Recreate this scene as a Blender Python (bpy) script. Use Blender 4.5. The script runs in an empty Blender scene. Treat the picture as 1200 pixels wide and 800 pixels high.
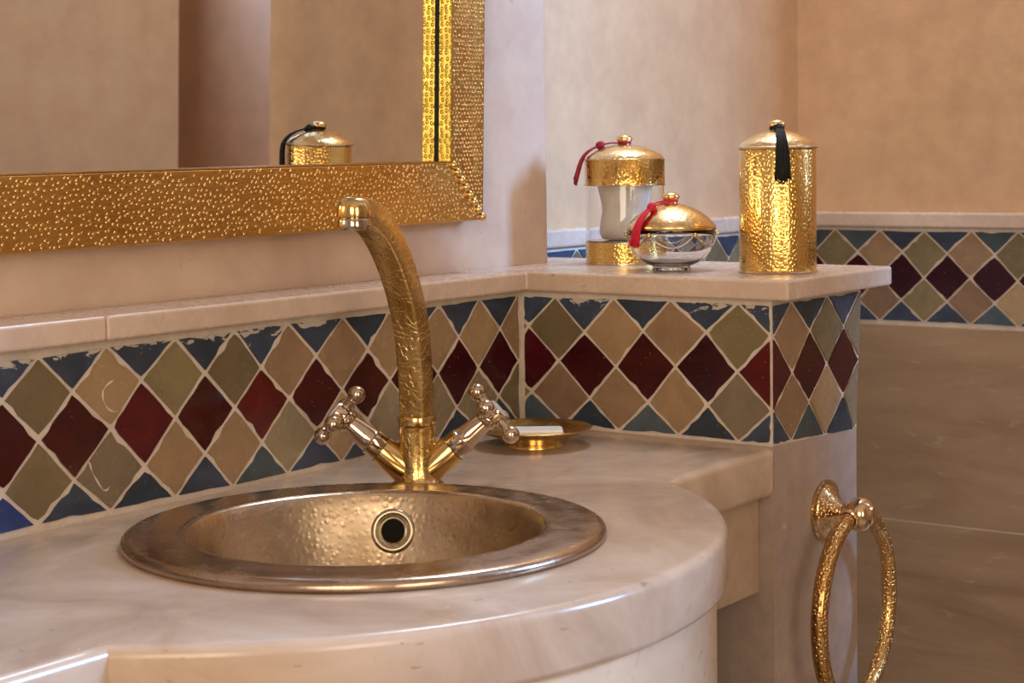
import bpy, bmesh, math, random
from mathutils import Vector, Matrix

# ------------------------------------------------------------------ camera, world, light, exposure
SC = bpy.context.scene
COL = SC.collection
random.seed(7)

def rot_cam(yaw, pitch, roll):
    f = Vector((math.sin(yaw)*math.cos(pitch), math.cos(yaw)*math.cos(pitch), -math.sin(pitch)))
    r0 = Vector((math.cos(yaw), -math.sin(yaw), 0)); u0 = r0.cross(f)
    r = math.cos(roll)*r0 + math.sin(roll)*u0
    u = -math.sin(roll)*r0 + math.cos(roll)*u0
    return r, u, f
cam = bpy.data.cameras.new('camera'); CAM = bpy.data.objects.new('camera', cam); COL.objects.link(CAM)
r_, u_, f_ = rot_cam(.9444, .05, -.014)
M = Matrix((r_, u_, -f_)).transposed().to_4x4(); M.translation = Vector((-1.5329, -1.0993, .2833))
CAM.matrix_world = M
cam.sensor_width = 36; cam.lens = 2117.68/1200*36; cam.shift_y = -111.98/1200
cam.clip_start = .05; cam.clip_end = 50
cam.dof.use_dof = True; cam.dof.focus_distance = 1.62; cam.dof.aperture_fstop = 18
SC.camera = CAM

W = bpy.data.worlds.new('daylight_sky'); SC.world = W; W.use_nodes = True
W.node_tree.nodes['Background'].inputs[0].default_value = (.62, .78, 1, 1)
W.node_tree.nodes['Background'].inputs[1].default_value = 1.0

def area(name, loc, target, sx, sy, power, col):
    L = bpy.data.lights.new(name, 'AREA'); L.shape = 'RECTANGLE'; L.size = sx; L.size_y = sy
    L.energy = power; L.color = col
    o = bpy.data.objects.new(name, L); COL.objects.link(o); o.location = loc
    o.rotation_euler = (Vector(target)-Vector(loc)).to_track_quat('-Z', 'Y').to_euler()
    return o
# daylight entering through the windows behind the camera and the roof light, plus an added side light
area('daylight_window_large', (-1.75, -2.63, .62), (-1.75, 0, .62), .86, 1.36, 20, (1, .82, .61))
area('daylight_window_high', (1.42, -2.63, 1.2), (1.42, 0, 1.2), .84, .8, 260, (.27, .52, 1))
area('daylight_skylight', (.52, -.06, 1.79), (.52, -.06, 0), .62, .36, 17, (.66, .80, 1))
area('added_side_light', (-2.63, -1.45, .7), (0, -1.45, .7), 1.0, 1.2, 25, (1, .80, .57))  # added lamp, brings warm light to the far wall and pier side

vs = SC.view_settings
vs.view_transform = 'Standard'; vs.look = 'None'; vs.exposure = 0.0; vs.gamma = 1.0; vs.use_curve_mapping = False

# ------------------------------------------------------------------ materials
MATS = {}
def nmat(name):
    m = bpy.data.materials.new(name); m.use_nodes = True
    nt = m.node_tree; b = nt.nodes['Principled BSDF']; MATS[name] = m
    return m, nt, b
def N(nt, t, **kw):
    n = nt.nodes.new(t)
    for k, v in kw.items():
        if hasattr(n, k): setattr(n, k, v)
        else: n.inputs[k].default_value = v
    return n
def lk(nt, a, b): nt.links.new(a, b)
def coords(nt, scale=(1, 1, 1)):
    tc = N(nt, 'ShaderNodeTexCoord'); mp = N(nt, 'ShaderNodeMapping'); mp.inputs['Scale'].default_value = scale
    lk(nt, tc.outputs['Object'], mp.inputs[0]); return mp.outputs[0]
def noise(nt, vec, scale, detail=5, rough=.55, dist=0):
    n = N(nt, 'ShaderNodeTexNoise'); n.inputs['Scale'].default_value = scale; n.inputs['Detail'].default_value = detail
    n.inputs['Roughness'].default_value = rough; n.inputs['Distortion'].default_value = dist
    lk(nt, vec, n.inputs['Vector']); return n.outputs['Fac']
def ramp(nt, fac, stops, interp='LINEAR'):
    r = N(nt, 'ShaderNodeValToRGB'); r.color_ramp.interpolation = interp
    e = r.color_ramp.elements
    while len(e) < len(stops): e.new(.5)
    for i, (p, c) in enumerate(stops):
        e[i].position = p; e[i].color = (*c, 1) if not isinstance(c, (int, float)) else (c, c, c, 1)
    lk(nt, fac, r.inputs[0]); return r.outputs[0]
def mixc(nt, fac, a, b, mode='MIX'):
    n = N(nt, 'ShaderNodeMix', data_type='RGBA', blend_type=mode)
    if isinstance(fac, (int, float)): n.inputs[0].default_value = fac
    else: lk(nt, fac, n.inputs[0])
    for i, v in ((6, a), (7, b)):
        if isinstance(v, tuple): n.inputs[i].default_value = (*v, 1)
        else: lk(nt, v, n.inputs[i])
    return n.outputs[2]
def math_(nt, op, a, b=None, c=None):
    n = N(nt, 'ShaderNodeMath', operation=op)
    for i, v in enumerate((a, b, c)):
        if v is None: continue
        if isinstance(v, (int, float)): n.inputs[i].default_value = v
        else: lk(nt, v, n.inputs[i])
    return n.outputs[0]
def bump(nt, b, h, strength, dist):
    n = N(nt, 'ShaderNodeBump'); n.inputs['Strength'].default_value = strength; n.inputs['Distance'].default_value = dist
    lk(nt, h, n.inputs['Height']); lk(nt, n.outputs[0], b.inputs['Normal']); return n

def mat_plaster(name, c1, c2, rough=.5, sc=3.0, fleck=None):
    m, nt, b = nmat(name); v = coords(nt)
    f = noise(nt, v, sc, 6, .6, .3); f2 = noise(nt, v, sc*9, 4, .6)
    c = ramp(nt, f, [(.3, c1), (.72, c2)])
    c = mixc(nt, .14, c, ramp(nt, f2, [(.35, 0.25), (.65, .8)]), 'OVERLAY')
    if fleck:
        f3 = noise(nt, v, 45, 3, .6); c = mixc(nt, ramp(nt, f3, [(.68, 0.0), (.74, .55)]), c, fleck)
    lk(nt, c, b.inputs['Base Color']); b.inputs['Roughness'].default_value = rough
    bump(nt, b, math_(nt, 'ADD', math_(nt, 'MULTIPLY', noise(nt, v, 14, 4), .7), math_(nt, 'MULTIPLY', noise(nt, v, 120, 3), .12)), .25, .006)
    return m
def mat_marble(name, c1, c2, vein, rough=.22, sc=7, stretch=(1, 1, 1), pit=True, bs=.06):
    m, nt, b = nmat(name); v = coords(nt, stretch)
    f = noise(nt, v, sc, 7, .62, .8); f2 = noise(nt, v, sc*4.5, 5, .65, 1.2)
    c = ramp(nt, f, [(.32, c1), (.68, c2)])
    vv = ramp(nt, f2, [(.60, 0.0), (.68, .55), (.76, .1)])
    c = mixc(nt, vv, c, vein)
    if pit:
        f3 = noise(nt, coords(nt, (1, 1, 3)), 75, 2, .5)
        c = mixc(nt, ramp(nt, f3, [(.71, 0.0), (.75, .55)]), c, (vein[0]*.5, vein[1]*.48, vein[2]*.45))
    lk(nt, c, b.inputs['Base Color'])
    lk(nt, ramp(nt, f2, [(.3, rough), (.8, rough+.16)]), b.inputs['Roughness'])
    bump(nt, b, noise(nt, v, 22, 2), bs, .003)
    return m
def mat_tile(name, col, var=.25, rough=.17, worn=False):
    m, nt, b = nmat(name); v = coords(nt)
    oi = N(nt, 'ShaderNodeObjectInfo')
    f = noise(nt, v, 26, 4, .6, .5)
    lo = tuple(x*(1-var) for x in col); hi = tuple(min(1, x*(1+var)) for x in col)
    c = ramp(nt, f, [(.3, lo), (.7, hi)])
    hs = N(nt, 'ShaderNodeHueSaturation')
    lk(nt, math_(nt, 'ADD', math_(nt, 'MULTIPLY', oi.outputs['Random'], .5), .76), hs.inputs['Value'])
    lk(nt, math_(nt, 'ADD', math_(nt, 'MULTIPLY', oi.outputs['Random'], .02), .49), hs.inputs['Hue'])
    lk(nt, c, hs.inputs['Color']); c = hs.outputs[0]
    # pinholes in the glaze
    f3 = noise(nt, v, 420, 1, .4)
    c = mixc(nt, ramp(nt, f3, [(.76, 0.0), (.79, .6)]), c, (.55, .5, .43))
    rr = ramp(nt, noise(nt, v, 60, 4), [(.35, rough), (.75, rough+.13)])
    if worn:   # plaster smeared over the upper edge of the tile
        sep = N(nt, 'ShaderNodeSeparateXYZ'); tc = N(nt, 'ShaderNodeTexCoord'); lk(nt, tc.outputs['Object'], sep.inputs[0])
        g = N(nt, 'ShaderNodeMapRange'); lk(nt, sep.outputs[2], g.inputs[0])
        g.inputs[1].default_value = .118; g.inputs[2].default_value = .139; g.inputs[3].default_value = -.15; g.inputs[4].default_value = .17
        f4 = noise(nt, coords(nt, (1, 1, 2.2)), 48, 5, .6, .8)
        s = math_(nt, 'ADD', f4, g.outputs[0])
        c = mixc(nt, ramp(nt, s, [(.60, 0.0), (.625, .92)]), c, (.56, .49, .41))
    b.inputs['Specular IOR Level'].default_value = .4
    lk(nt, c, b.inputs['Base Color']); lk(nt, rr, b.inputs['Roughness'])
    bump(nt, b, math_(nt, 'ADD', noise(nt, v, 34, 3), math_(nt, 'MULTIPLY', f3, .06)), .35, .0016)
    return m
def mat_metal(name, col, rough=.16, kind='smooth', scale=200, strength=.5, dist=.001, dark=None, stretch=(1, 1, 1)):
    m, nt, b = nmat(name); v = coords(nt, stretch)
    b.inputs['Metallic'].default_value = 1
    if kind == 'drum': v = coords(nt)
    f = noise(nt, v, 18, 5, .6, .4)
    d = dark or tuple(x*.72 for x in col)
    lk(nt, ramp(nt, f, [(.32, d), (.66, col)]), b.inputs['Base Color'])
    lk(nt, ramp(nt, noise(nt, v, 55, 4), [(.3, rough*.75), (.75, rough*1.5)]), b.inputs['Roughness'])
    if kind == 'dimple':           # round hammer marks
        vo = N(nt, 'ShaderNodeTexVoronoi'); vo.inputs['Scale'].default_value = scale; vo.inputs['Randomness'].default_value = .75
        lk(nt, v, vo.inputs['Vector'])
        h = ramp(nt, vo.outputs['Distance'], [(.12, 0.0), (.55, 1.0)], 'EASE')
        h = math_(nt, 'ADD', h, math_(nt, 'MULTIPLY', noise(nt, v, scale*.35, 3), .5))
        bump(nt, b, h, strength, dist)
    elif kind == 'drum':           # hammer marks in rows round an upright cylinder (radius in stretch[0])
        sep = N(nt, 'ShaderNodeSeparateXYZ'); tc = N(nt, 'ShaderNodeTexCoord'); lk(nt, tc.outputs['Object'], sep.inputs[0])
        ang = math_(nt, 'MULTIPLY', math_(nt, 'ARCTAN2', sep.outputs[1], sep.outputs[0]), stretch[0]*1.15)
        cb = N(nt, 'ShaderNodeCombineXYZ'); lk(nt, ang, cb.inputs[0]); lk(nt, sep.outputs[2], cb.inputs[1])
        vo = N(nt, 'ShaderNodeTexVoronoi', voronoi_dimensions='2D'); vo.inputs['Scale'].default_value = scale; vo.inputs['Randomness'].default_value = .85
        lk(nt, cb.outputs[0], vo.inputs['Vector'])
        h = ramp(nt, vo.outputs['Distance'], [(.08, 0.0), (.5, 1.0)], 'EASE')
        bump(nt, b, h, strength, dist)
    elif kind == 'bead':           # little beads punched into the sheet from behind
        sep = N(nt, 'ShaderNodeSeparateXYZ'); tc = N(nt, 'ShaderNodeTexCoord'); lk(nt, tc.outputs['Object'], sep.inputs[0])
        cb = N(nt, 'ShaderNodeCombineXYZ'); lk(nt, math_(nt, 'ADD', sep.outputs[0], math_(nt, 'MULTIPLY', sep.outputs[1], 1.0)), cb.inputs[0]); lk(nt, sep.outputs[2], cb.inputs[1])
        vo = N(nt, 'ShaderNodeTexVoronoi', voronoi_dimensions='2D'); vo.inputs['Scale'].default_value = scale; vo.inputs['Randomness'].default_value = .5
        lk(nt, cb.outputs[0], vo.inputs['Vector'])
        h = ramp(nt, vo.outputs['Distance'], [(.0, .55), (.12, .62), (.24, 1.0), (.36, .12), (.44, 0.0), (.6, .08)])
        w = noise(nt, coords(nt, (.22, 1, 1.6)), scale*.8, 3, .6, .4)
        h = math_(nt, 'ADD', h, math_(nt, 'MULTIPLY', w, .22))
        bump(nt, b, h, strength, dist)
    elif kind == 'engrave':        # scrolling chased leaves
        wv = N(nt, 'ShaderNodeTexWave', wave_type='RINGS'); wv.inputs['Scale'].default_value = scale*.32
        wv.inputs['Distortion'].default_value = 14; wv.inputs['Detail'].default_value = 2; wv.inputs['Detail Scale'].default_value = 1.6
        lk(nt, v, wv.inputs['Vector'])
        h = math_(nt, 'ADD', ramp(nt, wv.outputs['Fac'], [(.25, 0.0), (.5, 1.0)]), math_(nt, 'MULTIPLY', noise(nt, v, scale*2.2, 3), .6))
        bump(nt, b, h, strength, dist)
    elif kind == 'streak':
        bump(nt, b, noise(nt, v, scale, 4, .65), strength, dist)
    else:
        bump(nt, b, noise(nt, v, 90, 2), .05, .001)
    return m
def mat_simple(name, col, rough=.5, metal=0, sc=40, var=.15, bmp=.0):
    m, nt, b = nmat(name); v = coords(nt)
    f = noise(nt, v, sc, 4)
    lk(nt, ramp(nt, f, [(.3, tuple(x*(1-var) for x in col)), (.7, tuple(min(1, x*(1+var)) for x in col))]), b.inputs['Base Color'])
    b.inputs['Roughness'].default_value = rough; b.inputs['Metallic'].default_value = metal
    if bmp: bump(nt, b, f, bmp, .001)
    return m

mat_plaster('plaster_pink', (.55, .395, .285), (.66, .495, .375), .42, 3, fleck=(.42, .27, .17))
mat_plaster('plaster_tan', (.52, .305, .155), (.62, .385, .212), .48, 2.5)
mat_plaster('plaster_room', (.50, .33, .20), (.58, .40, .26), .6, 1.6)
mat_plaster('plaster_jamb', (.62, .41, .25), (.70, .49, .32), .6, 2)
mat_plaster('plaster_dimmed', (.22, .07, .018), (.28, .09, .024), .6, 1.6)  # room plaster darkened in colour to offset window light on the far wall
mat_plaster('plaster_rear', (.36, .235, .145), (.43, .29, .18), .6, 1.6)
mat_plaster('ceiling_plaster', (.62, .52, .42), (.68, .58, .48), .8, 2)
mat_plaster('plaster_pier', (.33, .245, .19), (.43, .33, .265), .30, 6, fleck=(.60, .52, .43))
mat_plaster('plaster_under', (.40, .28, .18), (.50, .37, .25), .4, 6)
mat_plaster('grout', (.56, .46, .36), (.70, .60, .49), .75, 30)
mat_marble('marble_counter', (.44, .31, .21), (.68, .53, .40), (.58, .38, .22), .14, 7)
mat_marble('marble_ledge', (.52, .38, .28), (.66, .51, .40), (.50, .34, .22), .2, 9, bs=.02)
mat_marble('marble_front', (.58, .44, .31), (.72, .59, .45), (.50, .35, .22), .26, 7)
mat_marble('marble_brown', (.27, .165, .088), (.40, .265, .152), (.46, .33, .205), .3, 5, (.6, .6, 3.2), pit=False)
mat_tile('tile_blue', (.036, .048, .070), .3)
mat_tile('tile_blue_bright', (.028, .048, .155), .25)
mat_tile('tile_blue_teal', (.062, .082, .092), .25)
mat_tile('tile_blue_worn', (.035, .048, .072), .3, worn=True)
mat_tile('tile_red', (.042, .004, .005), .3, .11)
mat_tile('tile_red_light', (.078, .005, .006), .3, .11)
mat_tile('tile_beige', (.285, .180, .098), .14, .2)
mat_tile('tile_olive', (.195, .148, .073), .14, .2)
mat_tile('tile_grey', (.215, .165, .10), .14, .2)
mat_metal('frame_brass', (.70, .43, .13), .22, 'streak', 260, .55, .0011, (.55, .31, .075), (.25, 1, 1.3))
mat_metal('frame_brass_stile', (.58, .345, .10), .24, 'streak', 200, .35, .0009, (.46, .26, .065), (1, 1, .25))
mat_metal('frame_bead', (.80, .52, .19), .17)
mat_metal('frame_brass_inner', (.66, .48, .10), .3, 'bead', 170, .5, .0012, (.52, .36, .06))
mat_metal('hammered_gold', (.82, .56, .19), .17, 'drum', 250, .27, .0010, (.68, .42, .11), (.04, 0, 0))
mat_metal('lid_gold', (.90, .71, .40), .22, 'dimple', 170, .22, .0008, (.85, .60, .25))
mat_metal('gold_edge', (.80, .66, .45), .25)
mat_metal('faucet_brass', (.80, .56, .22), .14)
mat_metal('faucet_engraved', (.76, .54, .23), .2, 'engrave', 130, .55, .0007, (.52, .33, .10))
mat_metal('handle_rose_brass', (.62, .50, .36), .08)
mat_metal('sink_bronze', (.54, .42, .28), .33, 'dimple', 185, .2, .0009, (.38, .27, .165))
mat_metal('sink_rim', (.54, .42, .31), .22, 'streak', 120, .25, .0008, (.36, .26, .18), (1, 1, 1))
mat_metal('ring_brass', (.74, .47, .18), .2, 'dimple', 280, .9, .0010, (.52, .29, .09))
mat_metal('rosette_brass', (.76, .52, .26), .18, 'dimple', 330, .5, .0008, (.5, .31, .13))
mat_metal('ring_smooth', (.80, .58, .33), .14)
mat_metal('drain_metal', (.55, .47, .33), .25)
mat_metal('dish_brass', (.80, .52, .17), .22, 'streak', 60, .15, .001)
mat_simple('gap_shade', (.012, .01, .008), .8)  # shade beside the mirror glass, put into the colour
mat_simple('overflow_shade', (.012, .012, .008), .95)  # shade inside the overflow, put into the colour
MATS['overflow_shade'].node_tree.nodes['Principled BSDF'].inputs['Specular IOR Level'].default_value = .1
mat_simple('tassel_black', (.004, .004, .004), .8, 0, 300, .4)
mat_simple('tassel_crimson', (.30, .003, .022), .6, 0, 300, .25)
mat_simple('tassel_rose', (.62, .006, .040), .6, 0, 300, .25)
mat_simple('cotton', (.88, .80, .66), .9, 0, 90, .06, .5)
mat_simple('soap', (.82, .76, .66), .5, 0, 30, .05)
mat_simple('porcelain_cap', (.55, .53, .56), .15, 0, 30, .05)
mat_simple('aerator_steel', (.35, .33, .31), .3, 1, 60, .1)
mat_simple('window_wood', (.22, .12, .06), .5, 0, 20, .3)
mat_simple('floor_stone', (.36, .26, .18), .45, 0, 6, .15)
m, nt, b = nmat('glass'); b.inputs['Transmission Weight'].default_value = 1; b.inputs['Roughness'].default_value = .01; b.inputs['IOR'].default_value = 1.45
lk(nt, ramp(nt, noise(nt, coords(nt), 5), [(.3, (.97, .97, .98)), (.7, (1, 1, 1))]), b.inputs['Base Color'])
m, nt, b = nmat('mirror_glass'); b.inputs['Metallic'].default_value = 1; b.inputs['Roughness'].default_value = .012
lk(nt, ramp(nt, noise(nt, coords(nt), 2), [(.3, (.80, .79, .76)), (.7, (.84, .83, .80))]), b.inputs['Base Color'])
m, nt, b = nmat('window_pane'); tr = N(nt, 'ShaderNodeBsdfTransparent'); gl = N(nt, 'ShaderNodeBsdfGlossy'); gl.inputs['Roughness'].default_value = .03
mx = N(nt, 'ShaderNodeMixShader'); mx.inputs[0].default_value = .06
lk(nt, tr.outputs[0], mx.inputs[1]); lk(nt, gl.outputs[0], mx.inputs[2]); lk(nt, mx.outputs[0], nt.nodes['Material Output'].inputs[0])
lk(nt, ramp(nt, noise(nt, coords(nt), 3), [(.3, .95), (.7, 1.0)]), tr.inputs[0])

# ------------------------------------------------------------------ mesh helpers (world coordinates; children take them relative to their thing's base)
ORG = {}
def make(name, V, F, mat, parent=None, smooth=False, kind=None, uvflip=False):
    o0 = ORG.get(parent, Vector((0, 0, 0))) if parent else Vector((0, 0, 0))
    me = bpy.data.meshes.new(name)
    me.from_pydata([tuple(Vector(v)-o0) for v in V], [], F)
    bm = bmesh.new(); bm.from_mesh(me)
    bmesh.ops.recalc_face_normals(bm, faces=bm.faces); bm.to_mesh(me); bm.free()
    me.materials.append(MATS[mat])
    if smooth:
        for p in me.polygons: p.use_smooth = True
        if smooth is not True:
            me.set_sharp_from_angle(angle=smooth)
    o = bpy.data.objects.new(name, me); COL.objects.link(o)
    if parent: o.parent = parent
    ORG[o] = o0
    if kind: o['kind'] = kind
    return o
def thing(name, loc, label, cat, group=None):
    o = bpy.data.objects.new(name, None); COL.objects.link(o); o.location = loc; o.empty_display_size = .02
    o['label'] = label; o['category'] = cat
    if group: o['group'] = group
    ORG[o] = Vector(loc); return o
def tag(o, label, cat, group=None):
    o['label'] = label; o['category'] = cat
    if group: o['group'] = group
    return o
def struct(o, label, cat):
    o['kind'] = 'structure'; o['label'] = label; o['category'] = cat; return o
class MB:
    def __init__(s): s.V = []; s.F = []
    def add(s, V, F):
        k = len(s.V); s.V += [tuple(v) for v in V]; s.F += [tuple(i+k for i in f) for f in F]; return s
    def box(s, x0, x1, y0, y1, z0, z1):
        V = [(x, y, z) for x in (x0, x1) for y in (y0, y1) for z in (z0, z1)]
        return s.add(V, [(0, 1, 3, 2), (4, 6, 7, 5), (0, 4, 5, 1), (2, 3, 7, 6), (0, 2, 6, 4), (1, 5, 7, 3)])
    def lathe(s, prof, c, seg=48, axis=None, cap=True):
        c = Vector(c); V = []; F = []
        if axis is None: A, B, C = Vector((1, 0, 0)), Vector((0, 1, 0)), Vector((0, 0, 1))
        else:
            C = Vector(axis).normalized(); A = C.orthogonal().normalized(); B = C.cross(A)
        n = len(prof)
        for r, z in prof:
            for k in range(seg):
                t = 2*math.pi*k/seg; V.append(c + A*(r*math.cos(t)) + B*(r*math.sin(t)) + C*z)
        for i in range(n-1):
            for k in range(seg):
                F.append((i*seg+k, i*seg+(k+1) % seg, (i+1)*seg+(k+1) % seg, (i+1)*seg+k))
        if cap:
            if prof[0][0] > 1e-6: F.append(tuple(range(seg))[::-1])
            if prof[-1][0] > 1e-6: F.append(tuple((n-1)*seg+k for k in range(seg)))
        return s.add(V, F)
    def ball(s, c, r, seg=20, squash=1, axis=None):
        pr = [(max(1e-5, r*math.sin(math.pi*i/10)), -r*squash*math.cos(math.pi*i/10)) for i in range(11)]
        return s.lathe(pr, c, seg, axis, cap=False)
    def tube(s, pts, rad, seg=10, closed=False, section=None, up=None):
        P = [Vector(p) for p in pts]; n = len(P); V = []; F = []
        if not isinstance(rad, (list, tuple)): rad = [rad]*n
        T = []
        for i in range(n):
            a = P[(i-1) % n] if (closed or i > 0) else P[i]; b = P[(i+1) % n] if (closed or i < n-1) else P[i]
            T.append((b-a).normalized())
        nn = Vector(up) if up is not None else T[0].orthogonal()
        sec = section or [(math.cos(2*math.pi*k/seg), math.sin(2*math.pi*k/seg)) for k in range(seg)]
        m = len(sec)
        for i in range(n):
            nn = (nn - T[i]*nn.dot(T[i])).normalized(); bb = T[i].cross(nn)
            for a, b in sec: V.append(P[i] + nn*(a*rad[i]) + bb*(b*rad[i]))
        for i in range(n if closed else n-1):
            j = (i+1) % n
            for k in range(m): F.append((i*m+k, i*m+(k+1) % m, j*m+(k+1) % m, j*m+k))
        if not closed: F += [tuple(range(m))[::-1], tuple((n-1)*m+k for k in range(m))]
        return s.add(V, F)
    def build(s, name, mat, parent=None, smooth=False, kind=None): return make(name, s.V, s.F, mat, parent, smooth, kind)
SH = math.radians(40)
def bevel(o, w, seg=2):
    md = o.modifiers.new('edge', 'BEVEL'); md.width = w; md.segments = seg; md.limit_method = 'ANGLE'; md.angle_limit = math.radians(35); return o
def spline(pts, n):
    P = [Vector(p) for p in pts]; out = []
    m = len(P)-1
    for i in range(n+1):
        t = i/n*m; k = min(int(t), m-1); f = t-k
        p0 = P[max(k-1, 0)]; p1 = P[k]; p2 = P[k+1]; p3 = P[min(k+2, m)]
        out.append(.5*((2*p1)+(p2-p0)*f+(2*p0-5*p1+4*p2-p3)*f*f+(3*p1-p0-3*p2+p3)*f**3))
    return out

# ------------------------------------------------------------------ setting
Z0, Z1 = -.85, 1.75
YW = .058           # wall face behind the mirror
XE = .138           # where that wall ends
YE = .159           # back wall of the shower alcove
XD = .951           # its side wall
YC = -.2945         # end face of the low pier
ZL0, ZL1 = .1425, .1625   # ledge

struct(bevel(MB().box(-2.7, XE, YW, YW+.16, Z0, Z1).build('wall_back', 'plaster_pink'), .006), 'pinkish polished plaster wall carrying the gold mirror', 'wall')
WB = bpy.data.objects['wall_back']
struct(MB().box(XE-.02, XD+.3, YE, YE+.16, Z0, Z1).build('wall_alcove', 'plaster_tan'), 'tan plaster back wall behind the jars, in the alcove', 'wall')
WE = bpy.data.objects['wall_alcove']
struct(MB().box(XD, XD+.05, -1.11, YE, Z0, Z1).build('wall_right', 'plaster_tan'), 'warm tan plaster wall above the far tile band at right', 'wall')
WD = bpy.data.objects['wall_right']
struct(bevel(MB().box(.06, .61, -1.12, -1.0, Z0, Z1).build('wall_jamb', 'plaster_jamb'), .006), 'short plaster wall stub to the right of the viewer', 'wall')
mb = MB(); w3 = (-1.98, -.92, .06, 1.34)
mb.box(-2.86, -2.7, -2.9, w3[0], Z0, Z1); mb.box(-2.86, -2.7, w3[1], .22, Z0, Z1); mb.box(-2.86, -2.7, w3[0], w3[1], Z0, w3[2]); mb.box(-2.86, -2.7, w3[0], w3[1], w3[3], Z1)
struct(mb.build('wall_left', 'plaster_room'), 'plain tan plaster wall on the left side of the room', 'wall')
struct(MB().box(2.3, 2.46, -2.9, .32, Z0, Z1).build('wall_far', 'plaster_dimmed'), 'plain plaster wall beyond the alcove, coloured dark to offset the cool window light', 'wall')
struct(MB().box(-2.86, 2.46, -2.9, .32, Z0-.1, Z0).build('floor', 'floor_stone'), 'brown stone floor of the bathroom', 'floor')
mb = MB(); k4 = (.2, .84, -.25, .13)
mb.box(-2.86, k4[0], -2.9, .32, Z1, Z1+.1); mb.box(k4[1], 2.46, -2.9, .32, Z1, Z1+.1); mb.box(k4[0], k4[1], -2.9, k4[2], Z1, Z1+.1); mb.box(k4[0], k4[1], k4[3], .32, Z1, Z1+.1)
struct(mb.build('ceiling', 'ceiling_plaster'), 'pale plaster ceiling of the bathroom', 'ceiling')
# wall with two windows, behind the camera
w1 = (-2.2, -1.3, -.08, 1.32); w2 = (.97, 1.87, .76, 1.64); yr0, yr1 = -2.86, -2.7
mb = MB()
mb.box(-2.7, w1[0], yr0, yr1, Z0, Z1); mb.box(w1[1], w2[0], yr0, yr1, Z0, Z1); mb.box(w2[1], 2.3, yr0, yr1, Z0, Z1)
for w in (w1, w2): mb.box(w[0], w[1], yr0, yr1, Z0, w[2]); mb.box(w[0], w[1], yr0, yr1, w[3], Z1)
struct(mb.build('wall_front', 'plaster_rear'), 'tan plaster wall with two windows behind the viewer', 'wall')
for i, w in enumerate((w1, w2)):
    mb = MB(); t = .035
    mb.box(w[0], w[0]+t, -2.84, -2.78, w[2], w[3]); mb.box(w[1]-t, w[1], -2.84, -2.78, w[2], w[3])
    mb.box(w[0]+t, w[1]-t, -2.84, -2.78, w[2], w[2]+t); mb.box(w[0]+t, w[1]-t, -2.84, -2.78, w[3]-t, w[3])
    o = struct(mb.build('window_%d' % (i+1), 'window_wood'), ['wide wooden window behind the viewer', 'small high wooden window behind the viewer'][i], 'window')
    xm = (w[0]+w[1])/2
    MB().box(xm-.012, xm+.012, -2.825, -2.795, w[2]+t, w[3]-t).build('muntin', 'window_wood', o)
    for a, c in ((w[0]+t, xm-.012), (xm+.012, w[1]-t)): MB().box(a, c, -2.812, -2.808, w[2]+t, w[3]-t).build('pane', 'window_pane', o)

mb = MB(); t = .035; xa, xb = -2.84, -2.78
mb.box(xa, xb, w3[0], w3[0]+t, w3[2], w3[3]); mb.box(xa, xb, w3[1]-t, w3[1], w3[2], w3[3])
mb.box(xa, xb, w3[0]+t, w3[1]-t, w3[2], w3[2]+t); mb.box(xa, xb, w3[0]+t, w3[1]-t, w3[3]-t, w3[3])
o = struct(mb.build('window_3', 'window_wood'), 'added wooden window in the left side wall, for warm side light', 'window')  # unseen window, added to go with the side lamp
ym_ = (w3[0]+w3[1])/2
MB().box(-2.825, -2.795, ym_-.012, ym_+.012, w3[2]+t, w3[3]-t).build('muntin', 'window_wood', o)
for a, c in ((w3[0]+t, ym_-.012), (ym_+.012, w3[1]-t)): MB().box(-2.812, -2.808, a, c, w3[2]+t, w3[3]-t).build('pane', 'window_pane', o)

mb = MB(); t = .02
mb.box(k4[0]-.02, k4[1]+.02, k4[2]-.02, k4[2]+t, Z1+.1, Z1+.14); mb.box(k4[0]-.02, k4[1]+.02, k4[3]-t, k4[3]+.02, Z1+.1, Z1+.14)
mb.box(k4[0]-.02, k4[0]+t, k4[2]+t, k4[3]-t, Z1+.1, Z1+.14); mb.box(k4[1]-t, k4[1]+.02, k4[2]+t, k4[3]-t, Z1+.1, Z1+.14)
o = struct(mb.build('window_4', 'window_wood'), 'roof light over the alcove', 'window')
MB().box(k4[0]+t, k4[1]-t, k4[2]+t, k4[3]-t, Z1+.118, Z1+.122).build('pane', 'window_pane', o)

# ------------------------------------------------------------------ tile bands: diamonds on a 7 cm lattice, junction by junction
TP = .07
def offset_poly(P, g):
    n = len(P); out = []
    ar = sum(P[i][0]*P[(i+1) % n][1]-P[(i+1) % n][0]*P[i][1] for i in range(n))
    if ar < 0: P = P[::-1]
    for i in range(n):
        p0, p1, p2 = Vector(P[i-1]), Vector(P[i]), Vector(P[(i+1) % n])
        d1 = (p1-p0).normalized(); d2 = (p2-p1).normalized()
        n1 = Vector((-d1.y, d1.x)); n2 = Vector((-d2.y, d2.x))
        q = (n1+n2); q = q/max(.25, q.length_squared)*2
        out.append(p1+q*g)
    return out
def clip_poly(P, f):
    out = []
    for i in range(len(P)):
        a, b = P[i-1], P[i]; fa, fb = f(a), f(b)
        if (fa >= 0) != (fb >= 0):
            t = fa/(fa-fb); out.append((a[0]+(b[0]-a[0])*t, a[1]+(b[1]-a[1])*t))
        if fb >= 0: out.append(b)
    return out
def area2(P): return abs(sum(P[i-1][0]*P[i][1]-P[i][0]*P[i-1][1] for i in range(len(P))))/2
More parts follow.
